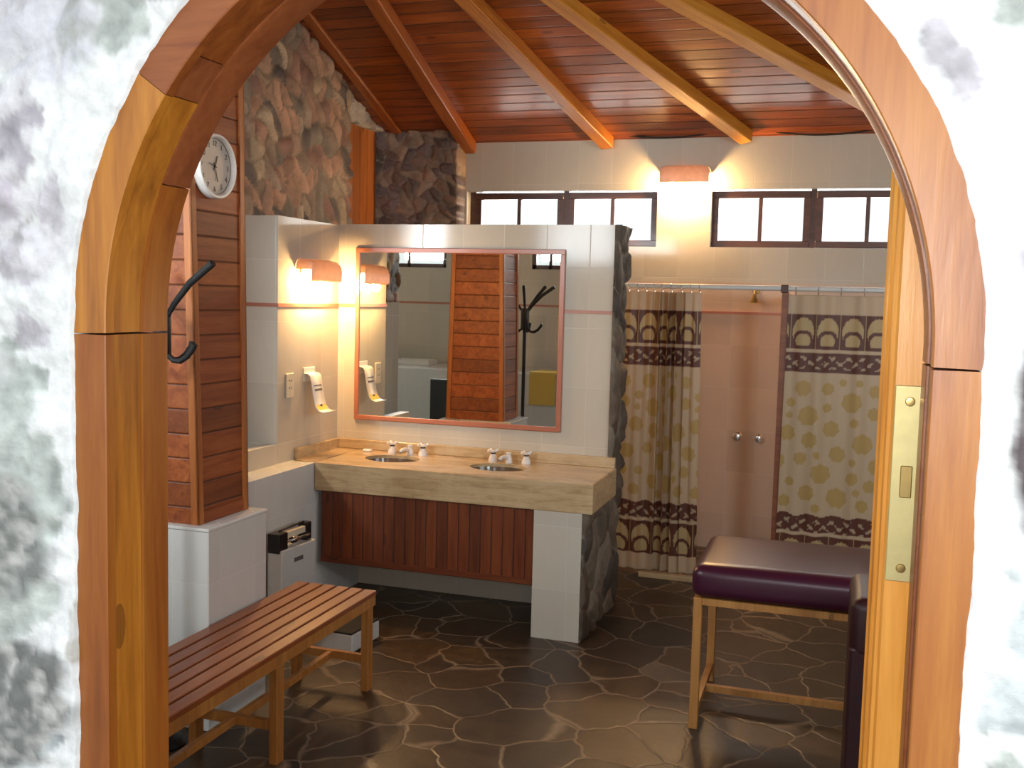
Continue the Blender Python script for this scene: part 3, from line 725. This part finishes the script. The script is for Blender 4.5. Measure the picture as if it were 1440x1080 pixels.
# wall lamps
def wall_lamp(loc, rotz, label, energy):
    t = thing('wall_lamp', label, 'lamp', loc, rotz, 'wall lamps with tile shades')
    L, nU = .345, 30; pr = [(.002, .055), (.05, .055), (.085, .048), (.102, .030), (.108, 0), (.108, -.035), (.106, -.06)]
    bm = BM(); g0 = []; g1 = []
    for i in range(nU+1):
        u = -L/2 + L*i/nU; q = max(0, abs(u)-(L/2-.05))/.05; drop = .05*(1-math.sqrt(max(0, 1-q*q)))
        g0.append([bm.verts.new((u, -y, min(z, .055-drop))) for y, z in pr])
        g1.append([bm.verts.new((u, -max(y-.008, .002), min(z, .055-drop)-.008)) for y, z in pr])
    for A, B in zip(g0[:-1], g0[1:]):
        for k in range(len(pr)-1): bm.faces.new((A[k], A[k+1], B[k+1], B[k]))
    for A, B in zip(g1[:-1], g1[1:]):
        for k in range(len(pr)-1): bm.faces.new((A[k], B[k], B[k+1], A[k+1]))
    for r in (0, nU):
        for k in range(len(pr)-1): bm.faces.new((g0[r][k], g1[r][k], g1[r][k+1], g0[r][k+1]))
    for i in range(nU): bm.faces.new((g0[i][-1], g1[i][-1], g1[i+1][-1], g0[i+1][-1]))
    obj('lamp_shade', bm, M['shade'], t, True)
    obj('base_plate', boxb(-.12, .12, -.012, -.001, -.03, .03, .003, 1), M['white'], t)
    for s in (-1, 1):
        b = obj('bulb', lathe(BM(), [(0, -.045), (.014, -.042), (.022, -.025), (.022, .0), (.016, .022), (.012, .03), (0, .032)], 20, (s*.085, -.052, -.022)), M['bulb'], t, True)
        d = bpy.data.lights.new('bulb_light', 'POINT'); d.energy = energy; d.color = (1.0, .60, .25); d.shadow_soft_size = .03
        o = bpy.data.objects.new('bulb_light', d); COL.objects.link(o); o.parent = t; o.location = (s*.085, -.052, -.085)
wall_lamp((-2.876, 5.175, 1.885), PI/2, 'glowing wall lamp with terracotta shade on the tiled wall left of the mirror', 23.0)
wall_lamp((-1.087, YW, 2.655), 0, 'glowing wall lamp with terracotta shade between the two pairs of windows', 42.0)

# outlet
t = thing('wall_outlet', 'small ivory wall outlet on the tiled wall below the lamp', 'outlet', (-2.876, 4.94, 1.24))
obj('cover_plate', boxb(.0005, .010, -.040, .040, -.068, .068, .003, 1), M['ivory'], t)
for z in (.028, -.012):
    for s in (-.009, .009): obj('socket_hole', boxb(.0095, .011, s-.003, s+.003, z-.004, z+.004), M['black'], t)
# S shaped holder
t = thing('curved_wall_holder', 'white S-shaped curved plastic holder on the wall left of the mirror', 'holder', (-2.876, 5.16, 1.18))
pr = [(.001, .118), (.020, .117), (.036, .112), (.046, .098), (.054, .06), (.062, .01), (.070, -.035), (.080, -.068), (.098, -.090), (.122, -.098), (.145, -.096)]
bm = BM(); rows = []
for (x, z) in pr: rows.append([bm.verts.new((x, s*.062, z)) for s in (-1, 1)])
for a, b in zip(rows[:-1], rows[1:]): bm.faces.new((a[0], a[1], b[1], b[0]))
sh = obj('curved_sheet', bm, M['white'], t, True); md = sh.modifiers.new('thick', 'SOLIDIFY'); md.thickness = .005; md.offset = 0
def on_sheet(z): 
    for (x0, z0), (x1, z1) in zip(pr[:-1], pr[1:]):
        if z1 <= z <= z0: return x0+(x1-x0)*(z0-z)/(z0-z1)
def patch(name, y0, y1, za, zb, mat, off=.0032):
    n = 6; bm = BM(); R = []
    for k in range(n+1):
        z = za+(zb-za)*k/n; x = on_sheet(z)+off; R.append([bm.verts.new((x, y, z)) for y in (y0, y1)])
    for a, b in zip(R[:-1], R[1:]): bm.faces.new((a[0], a[1], b[1], b[0]))
    return obj(name, bm, mat, t)
patch('printed_line', -.045, .045, .052, .046, M['grey_ink']); patch('printed_line', -.040, .045, .030, .018, M['grey_ink'])
patch('yellow_label', -.055, .055, -.060, -.0955, M['yellow']); patch('printed_mark', -.012, .012, -.058, -.070, M['black'], .0045)
obj('backing_plate', boxb(.0005, .006, -.065, .065, .07, .15, .002, 1), M['white'], t)

# ================================================================== COLUMN, CLOCK, COAT STAND
struct('wall_column_base', boxb(-2.86, -2.313, 3.37, 3.795, 0, .815, .004, 1), M['tile_pale_daylit'])
struct('trim_10', boxb(-2.864, -2.309, 3.366, 3.799, .806, .820, .003, 1), M['tile_pale_daylit'])
colm = thing('tapered_wooden_column', 'tapered column clad in horizontal red brown boards on a tiled base', 'column', (-2.62, 3.59, .82))
def cross(z):   # half extents at height above base
    return dict(x0=-2.845+.022*z, x1=-2.390-.020*z, y0=3.415-.012*z, y1=3.757+.006*z)
def hull(bm, z0, z1, e=0.0):
    A, B = cross(z0), cross(z1)
    lo = [(A['x0']-e, A['y0']-e), (A['x1']+e, A['y0']-e), (A['x1']+e, A['y1']+e), (A['x0']-e, A['y1']+e)]
    hi = [(B['x0']-e, B['y0']-e), (B['x1']+e, B['y0']-e), (B['x1']+e, B['y1']+e), (B['x0']-e, B['y1']+e)]
    a = [bm.verts.new((x+2.62, y-3.59, z0)) for x, y in lo]; b = [bm.verts.new((x+2.62, y-3.59, z1)) for x, y in hi]
    for k in range(4): bm.faces.new((a[k], a[(k+1) % 4], b[(k+1) % 4], b[k]))
    bm.faces.new(a[::-1]); bm.faces.new(b); return bm
ZT = 3.42
obj('board_cladding', hull(BM(), 0.001, ZT), M['col_boards'], colm)
for (kx, ky, sx, sy) in (('x1', 'y0', 1, -1), ('x1', 'y1', 1, 1), ('x0', 'y0', -1, -1), ('x0', 'y1', -1, 1)):
    A, B = cross(0), cross(ZT); bm = BM(); th = .007; wd = .028
    for (dx0, dx1, dy0, dy1) in ((-wd, th, 0, th), (0, th, -wd, th)):
        a = []; 
        for C, z in ((A, .001), (B, ZT)):
            x, y = C[kx]+2.62, C[ky]-3.59
            a.append([bm.verts.new((x+sx*p, y+sy*q, z)) for p, q in ((dx0, dy0), (dx1, dy0), (dx1, dy1), (dx0, dy1))])
        for k in range(4): bm.faces.new((a[0][k], a[0][(k+1) % 4], a[1][(k+1) % 4], a[1][k]))
        bm.faces.new(a[0][::-1]); bm.faces.new(a[1])
    obj('corner_trim', bm, M['col_trim'], colm)
hb = BM(); hull(hb, .001, .05, .006); obj('bottom_trim', hb, M['col_boards'], colm)
# clock on the right face of the column
zc_ = 2.243-.82; xf = cross(zc_)['x1']+.001
ck = thing('wall_clock', 'round white rimmed wall clock on the board column', 'clock', (xf, 3.535, 2.243))
R_ = .128
obj('rim', lathe(BM(), [(0, .0), (R_-.006, .0), (R_, .006), (R_+.001, .030), (R_-.004, .040), (R_-.012, .040), (R_-.018, .030), (R_-.018, .018), (0, .018)], 56, axis='x'), M['white'], ck, True)
obj('dial', lathe(BM(), [(0, .0195), (R_-.019, .0195), (R_-.019, .0185), (0, .0185)], 56, axis='x'), M['clockface'], ck)
obj('inner_ring', lathe(BM(), [(R_-.0185, .020), (R_-.0145, .035), (R_-.0135, .036), (R_-.0180, .0195)], 56, axis='x'), M['black'], ck, True)
def text_mesh(s, size):
    cu = bpy.data.curves.new('t', 'FONT'); cu.body = s; cu.size = size; cu.align_x = 'CENTER'; cu.align_y = 'CENTER'; cu.extrude = .0004
    o = bpy.data.objects.new('t', cu); COL.objects.link(o); dg = bpy.context.evaluated_depsgraph_get(); dg.update()
    me = bpy.data.meshes.new_from_object(o.evaluated_get(dg)); bpy.data.objects.remove(o); return me
for h in range(1, 13):
    bm = BM()
    me = text_mesh(str(h), .030); a = math.radians(90-30*h); r = R_-.038
    # dial plane: right hand of the reader is +y, up is +z
    me.transform(Matrix(((0, 0, 1, .0208), (1, 0, 0, r*math.cos(a)), (0, 1, 0, r*math.sin(a)), (0, 0, 0, 1)))); bm.from_mesh(me)
    obj('numeral', bm, M['grey_ink'], ck)
def hand(name, ang, L, w):
    a = math.radians(90-ang); d = Vector((0, math.cos(a), math.sin(a))); n = Vector((0, -d.z, d.y)); bm = BM()
    P = [-d*.015-n*w, d*L-n*w*.4, d*L+n*w*.4, -d*.015+n*w]
    lo = [bm.verts.new((.0215, p.y, p.z)) for p in P]; hi = [bm.verts.new((.0235, p.y, p.z)) for p in P]
    for k in range(4): bm.faces.new((lo[k], lo[(k+1) % 4], hi[(k+1) % 4], hi[k]))
    bm.faces.new(lo[::-1]); bm.faces.new(hi); obj(name, bm, M['black'], ck)
hand('hour_hand', 20, .045, .004); hand('minute_hand', 162, .062, .003); hand('second_hand', 285, .04, .0012)
obj('hub', lathe(BM(), [(0, .026), (.005, .026), (.005, .020)], 16, axis='x'), M['black'], ck, True)
# coat stand
cs = thing('coat_stand', 'black metal coat stand beside the board column', 'coat stand', (-2.405, 3.21, 0))
obj('pole', tube(BM(), [(0, 0, .03), (0, 0, 1.66)], .014, 16), M['blackmetal'], cs, True)
obj('base', lathe(BM(), [(0, 0), (.078, 0), (.082, .012), (.07, .03), (.03, .045), (.018, .06), (0, .06)], 36), M['blackmetal'], cs, True)
obj('hub', lathe(BM(), [(0, 1.50), (.030, 1.50), (.034, 1.51), (.034, 1.665), (.030, 1.675), (0, 1.675)], 24), M['blackmetal'], cs, True)
for a in (-5, 302, 248, 175):
    c, s = math.cos(math.radians(a)), math.sin(math.radians(a))
    up = .235 if a == -5 else .21
    P = [(c*.02, s*.02, 1.645), (c*.06, s*.06, 1.70), (c*.13, s*.13, 1.775), (c*up, s*up, 1.85)]
    obj('arm', tube(BM(), P, [.009, .011, .013, .014], 12), M['rubber'], cs, True)
for a in (0, 75, 180, 270):
    c, s = math.cos(math.radians(a)), math.sin(math.radians(a))
    P = [(c*r, s*r, z) for r, z in ((.02, 1.515), (.05, 1.488), (.08, 1.487), (.11, 1.505), (.135, 1.535), (.142, 1.552))]
    obj('hook', tube(BM(), P, [.009, .010, .011, .011, .011, .012], 12), M['rubber'], cs, True)

# ================================================================== BENCH
bx0, bx1, by0, by1 = -2.298, -1.905, 2.42, 4.045
be = thing('slatted_bench', 'long wooden slatted bench standing before the tiled column base', 'bench', (-2.10, 3.23, 0))
O_ = (-2.10, 3.23, 0); bz = .44
sw = (bx1-bx0-.010*5)/6
for k in range(6):
    x = bx0 + k*(sw+.010); obj('slat', local(boxb(x, x+sw, by0, by1, bz-.022, bz, .003, 1), O_), M['bench_top'], be)
for x in (bx0+.004, bx1-.032): obj('apron', local(boxb(x, x+.028, by0+.005, by1-.002, bz-.066, bz-.0225), O_), M['bench_leg'], be)
for y in (by0+.005, by1-.030): obj('end_apron', local(boxb(bx0+.034, bx1-.034, y, y+.026, bz-.062, bz-.0225), O_), M['bench_leg'], be)
for y in (2.48, 3.235, 3.995):
    for x in (bx0+.006, bx1-.038):
        obj('leg', local(boxb(x, x+.034, y-.025, y+.025, 0, bz-.0665, .002, 1), O_), M['bench_leg'], be)
    obj('cross_rail', local(boxb(bx0+.041, bx1-.039, y-.012, y+.012, .125, .160), O_), M['bench_leg'], be)
obj('long_rail', local(boxb(-2.114, -2.088, 2.46, 4.01, .127, .158, .002, 1), O_), M['bench_leg'], be)

# ================================================================== SCALE
sca = thing('weighing_scale', 'white floor weighing scale with black beam head against the tiled wall', 'scale', (-2.43, 4.50, 0), math.radians(-4))
obj('base', boxb(-.245, .262, -.130, .140, .012, .100, .006, 2), M['white_metal'], sca)
obj('foot_plate', boxb(-.17, .260, -.129, .139, .1005, .110, .003, 1), M['rubber'], sca)
for x in (-.20, .22):
    for y in (-.10, .11): obj('foot', lathe(BM(), [(0, 0), (.016, 0), (.016, .012), (0, .012)], 14, (x, y, 0)), M['black'], sca)
obj('column_box', boxb(-.262, -.175, -.085, .225, .101, .455, .006, 2), M['white_metal'], sca)
obj('name_plate', boxb(-.175, -.1735, .025, .105, .375, .397), M['grey_ink'], sca)
hd = obj('beam_bracket', boxb(-.255, -.185, -.095, -.015, .440, .540, .004, 1), M['black'], sca)
obj('beam_bracket', boxb(-.250, -.195, .165, .215, .456, .550, .004, 1), M['black'], sca)
obj('beam_scale', boxb(-.228, -.200, -.03, .165, .500, .535, .003, 1), M['ivory'], sca)
obj('poise_rod', tube(BM(), [(-.192, -.05, .488), (-.192, .19, .488)], .006, 12), M['chrome'], sca, True)
obj('poise_weight', lathe(BM(), [(0, -.02), (.018, -.02), (.02, -.012), (.02, .012), (.018, .02), (0, .02)], 20, (-.192, .05, .488), axis='y'), M['chrome'], sca, True)
obj('top_rod', tube(BM(), [(-.222, -.04, .545), (-.222, .18, .553)], .005, 10), M['black'], sca, True)

# ================================================================== SHOWERS
def pattern(u, z, top, phase):
    """colour of the printed cloth at arc length u and height z below its top edge"""
    cream = np.array((.56, .42, .27)); brown = np.array((.12, .036, .020)); beige = np.array((.50, .36, .17)); gold = np.array((.48, .32, .11))
    h = top - z
    w = .150; uu = ((u+phase) % w)/w - .5
    def fan(v, flip=False):                # v 0 top .. 1 bottom of the panel
        y = (1-v) if flip else v
        sc = .03*abs(math.sin(uu*PI*7))
        r1 = math.hypot(uu/.43, (y-.52)/(.44-sc))
        r2 = math.hypot(uu/.38, (y-.66)/.20)
        r3 = math.hypot(uu/.30, (y-.78)/(.22))
        if abs(uu) > .485: return beige*.8
        if r3 < 1 and y < .92: return beige
        if r2 < 1.0: return brown
        if r1 < 1 and y < .72: return beige
        return brown
    if h < .115: return cream
    if h < .325: return fan((h-.115)/.21)
    if h < .350: return cream
    if h < .372: return brown
    if h < .465:
        q = math.sin(u*70+phase)*math.sin(h*95) + .6*math.sin(u*133+1)*math.sin(h*160+u*20)
        return brown if q > -.42 or h > .445 else cream*.8
    hb = z - (top-1.80)
    if hb < .115: return cream
    if hb < .325: return fan((hb-.115)/.21, True)
    if hb < .350: return cream
    if hb < .455 + .008*math.sin(u*40):
        q = math.sin(u*70+phase)*math.sin(hb*95) + .6*math.sin(u*133+1)*math.sin(hb*160+u*20)
        return brown if q > -.42 or hb > .435 else cream*.8
    for (du, dz, r) in DOTS:
        a = ((u+phase-du+.3) % .6) - .3
        if math.hypot(a, h-dz) < r*(1+.06*math.sin(7*math.atan2(h-dz, a))): return gold
    return cream
rs = random.Random(5); DOTS = []
for k in range(6000):
    rr = (.060, .048, .038, .028, .022)[min(4, k//1200)]
    d = (rs.uniform(0, .6), rs.uniform(.50+rr, 1.33-rr), rr)
    if sum(e[2] == rr for e in DOTS) < (5, 7, 8, 8, 6)[min(4, k//1200)] and all(math.hypot(((d[0]-e[0]+.3) % .6)-.3, d[1]-e[1]) > (d[2]+e[2])*1.25+.012 for e in DOTS): DOTS.append(d)
def curtain(name, label, path, top, bottom, phase, parent=None, step=.007, ntop=1.0):
    """path(t,z)-> (x,y) for t in 0..1"""
    n = 200; ts = np.linspace(0, 1, n); mid = [path(t, .5) for t in ts]
    nz = int((top-bottom)/step); zs = np.linspace(bottom, top, nz)
    arc = np.concatenate(([0], np.cumsum([math.hypot(mid[k+1][0]-mid[k][0], mid[k+1][1]-mid[k][1]) for k in range(n-1)])))
    V = []; C = []
    for i, t in enumerate(ts):
        for z in zs:
            zz = (z-bottom)/(top-bottom); x, y = path(t, zz)
            V.append((x, y, z + .004*math.sin(t*40)*(1-zz))); C.append(pattern(arc[i], z, top, phase))
    vid = np.arange(n*nz).reshape(n, nz); fs = np.stack((vid[:-1, :-1], vid[1:, :-1], vid[1:, 1:], vid[:-1, 1:]), -1).reshape(-1, 4)
    me = bpy.data.meshes.new(name); me.from_pydata(V, [], fs.tolist()); me.materials.append(M['curtain']); set_col(me, np.array(C))
    me.polygons.foreach_set('use_smooth', [True]*len(me.polygons)); me.update()
    o = bpy.data.objects.new('cloth', me); COL.objects.link(o); md = o.modifiers.new('thick', 'SOLIDIFY'); md.thickness = .0012
    t_ = thing(name, label, 'shower curtain', (path(.5, .5)[0], 6.45, top), 0, 'printed shower curtains')
    o.parent = t_; o.location = -t_.location
    return t_
def pathL(t, z):
    # flat at the left, gathered folds in the middle, flat at the right; narrows downwards
    x0, x1 = -1.335+.02*z, -.800-.032*z
    f = t + .0
    x = x0+(x1-x0)*f
    g = math.exp(-((t-.60)/.24)**2)
    a = (.004+.036*g*g)*(.55+.45*z)
    return (x + .012*g*math.sin(t*60), 6.43 + a*math.sin(t*52+.6*math.sin(z*3)) + .008*math.sin(t*15+z*4))
def pathR(t, z):
    x0, x1 = -.318+.012*z, .56
    return (x0+(x1-x0)*t, 6.43 + .013*math.sin(t*21+.5*z)*(.6+.4*z) + .006*math.sin(t*47))
cl = curtain('shower_curtain', 'shower curtain bunched in folds beside the stone partition end', pathL, 1.815, .022, .05)
cr = curtain('shower_curtain', 'smooth hanging shower curtain behind the maroon padded table', pathR, 1.815, .05, .125)
def rings(t_, path, k):
    for i in range(k):
        x, y = path((i+.3)/(k-.4), 1.); P = []
        for q in range(17):
            a = 2*PI*q/16; P.append((x-t_.location.x, .0 + 0.026*math.sin(a) + (6.45-6.45), 1.838-1.815+.027*math.cos(a)))
        obj('hook_ring', tube(BM(), P, .0022, 6, False), M['chrome'], t_, True)
rings(cl, pathL, 9); rings(cr, pathR, 7)
rod = thing('curtain_rod', 'white metal curtain rod across the shower stalls', 'curtain rod', (0, 6.45, 1.852))
obj('tube', tube(BM(), [(-1.42, 0, 0), (2.6, 0, -.0)], .0155, 16), M['white_metal'], rod, True)
obj('bracket', boxb(-.355, -.312, -.019, .019, -.026, .022, .003, 1), M['cornice'], rod)
sh = thing('shower_spray', 'small brass shower head on a short pipe in the open stall', 'shower head', (-.57, YW, 1.845))
obj('pipe', tube(BM(), [(0, -.001, .0), (0, -.05, .008), (0, -.095, -.004), (0, -.12, -.03)], .009, 12), M['oldbrass'], sh, True)
bm = BM(); lathe(bm, [(0, .0), (.012, .0), (.014, -.02), (.030, -.055), (.031, -.064), (0, -.066)], 24, (0, -.118, -.022)); obj('rose', bm, M['oldbrass'], sh, True)
obj('flange', lathe(BM(), [(0, -.012), (.018, -.010), (.024, -.001), (0, -.001)], 24, (0, 0, 0), axis='y'), M['oldbrass'], sh, True)
for x, z, lab in ((-.653, .817, 'left round chrome shower knob on the stall wall'), (-.505, .812, 'right round chrome shower knob on the stall wall')):
    k = thing('shower_valve', lab, 'knob', (x, YW, z), 0, 'shower knobs')
    obj('flange', lathe(BM(), [(0, -.006), (.026, -.006), (.032, -.001), (0, -.001)], 28, axis='y'), M['chrome'], k, True)
    obj('grip', lathe(BM(), [(.010, -.006), (.010, -.02), (.024, -.028), (.027, -.042), (.022, -.054), (0, -.058)], 28, axis='y'), M['chrome'], k, True)

# ================================================================== TREATMENT TABLE
tb = thing('treatment_table', 'maroon vinyl padded treatment table on square wooden legs', 'table', (.4, 4.42, 0))
O_ = (.4, 4.42, 0); tx0, tx1, ty0, ty1 = -.515, 1.32, 4.105, 4.70
def cushion(bm, x0, x1, y0, y1, z0, z1, r, crown=.008):
    box(bm, x0, x1, y0, y1, z0, z1, r, 5)
    bmesh.ops.subdivide_edges(bm, edges=[e for e in bm.edges if e.calc_length() > .3], cuts=14, use_grid_fill=True)
    for v in bm.verts:
        if v.co.z > z1-.002:
            a = (v.co.x-x0)/(x1-x0); b = (v.co.y-y0)/(y1-y0); v.co.z += crown*math.sin(PI*a)**.4*math.sin(PI*b)**.5 if 0 < a < 1 and 0 < b < 1 else 0
    return bm
obj('cushion', local(cushion(BM(), tx0-.012, tx1+.012, ty0-.020, ty1+.018, .553, .690, .046), O_), M['vinyl'], tb, True)
for y in (ty0, ty1-.028): obj('frame_rail', local(boxb(tx0+.036, tx1-.036, y, y+.028, (.525), .5525), O_), M['table_leg'], tb)
for x in (tx0, tx1-.035): obj('frame_rail', local(boxb(x, x+.035, ty0+.036, ty1-.036, (.525), .5525), O_), M['table_leg'], tb)
for x in (tx0, tx1-.035):
    for y in (ty0, ty1-.035): obj('leg', local(boxb(x, x+.035, y, y+.035, 0, .5525, .002, 1), O_), M['table_leg'], tb)
    obj('side_rail', local(boxb(x+.004, x+.031, ty0+.036, ty1-.036, .060, .088), O_), M['table_leg'], tb)
obj('long_rail', local(boxb(tx0+.033, tx1-.033, 4.385, 4.413, .058, .086), O_), M['table_leg'], tb)
# dark upholstered stool in front, mostly hidden by the door leaf
st = thing('padded_stool', 'dark maroon padded stool half hidden behind the open door leaf', 'stool', (.25, 3.62, 0))
obj('seat', cushion(BM(), -.172, .20, -.19, .19, .60, .80, .035), M['vinyl_dark'], st, True)
obj('skirt', boxb(-.170, .198, -.188, .188, .05, .64, .01, 2), M['vinyl_dark'], st)
for x in (-.14, .16):
    for y in (-.15, .15): obj('foot', boxb(x-.02, x+.02, y-.02, y+.02, 0, .05), M['black'], st)

# ================================================================== SEEN IN THE MIRROR
struct('spa_deck', boxb(-5.2, -2.20, 1.42, 2.25, 0, 1.08, .006, 1), M['tile_pale_daylit'])
ty = thing('white_tray', 'white tray lying on the tiled spa deck, seen in the mirror', 'tray', (-4.0, 1.72, 1.08))
bm = BM(); box(bm, -.2, .2, -.12, .12, .001, .01); 
for q in ((-.2, .2, -.12, -.105), (-.2, .2, .105, .12), (-.2, -.185, -.105, .105), (.185, .2, -.105, .105)): box(bm, *q, .01, .045)
obj('tray_body', bm, M['white'], ty)
# a folded cloth lying over the deck edge and hanging down its front
prof = [(1.90, 1.081), (2.252, 1.081), (2.2515, .80), (2.268, .80), (2.268, 1.085), (2.262, 1.094), (2.25, 1.098), (1.90, 1.096)]
tag(obj('folded_cloth', prism(BM(), prof, -2.64, -2.40, 'x'), M['yellow']), 'mustard yellow cloth hanging over the tiled spa deck edge, seen in the mirror', 'cloth')
ch = thing('black_chair', 'black high-backed chair in front of the spa deck, seen in the mirror', 'chair', (-3.28, 2.72, 0))
obj('backrest', boxb(-.22, .22, -.23, -.20, .50, 1.01, .012, 2), M['black'], ch)
obj('seat', boxb(-.22, .22, -.20, .22, .42, .47, .015, 2), M['black'], ch)
for x in (-.20, .17):
    for y in (-.20, .18): obj('leg', boxb(x, x+.03, y, y+.03, 0, .42 if y > 0 else .50), M['blackmetal'], ch)
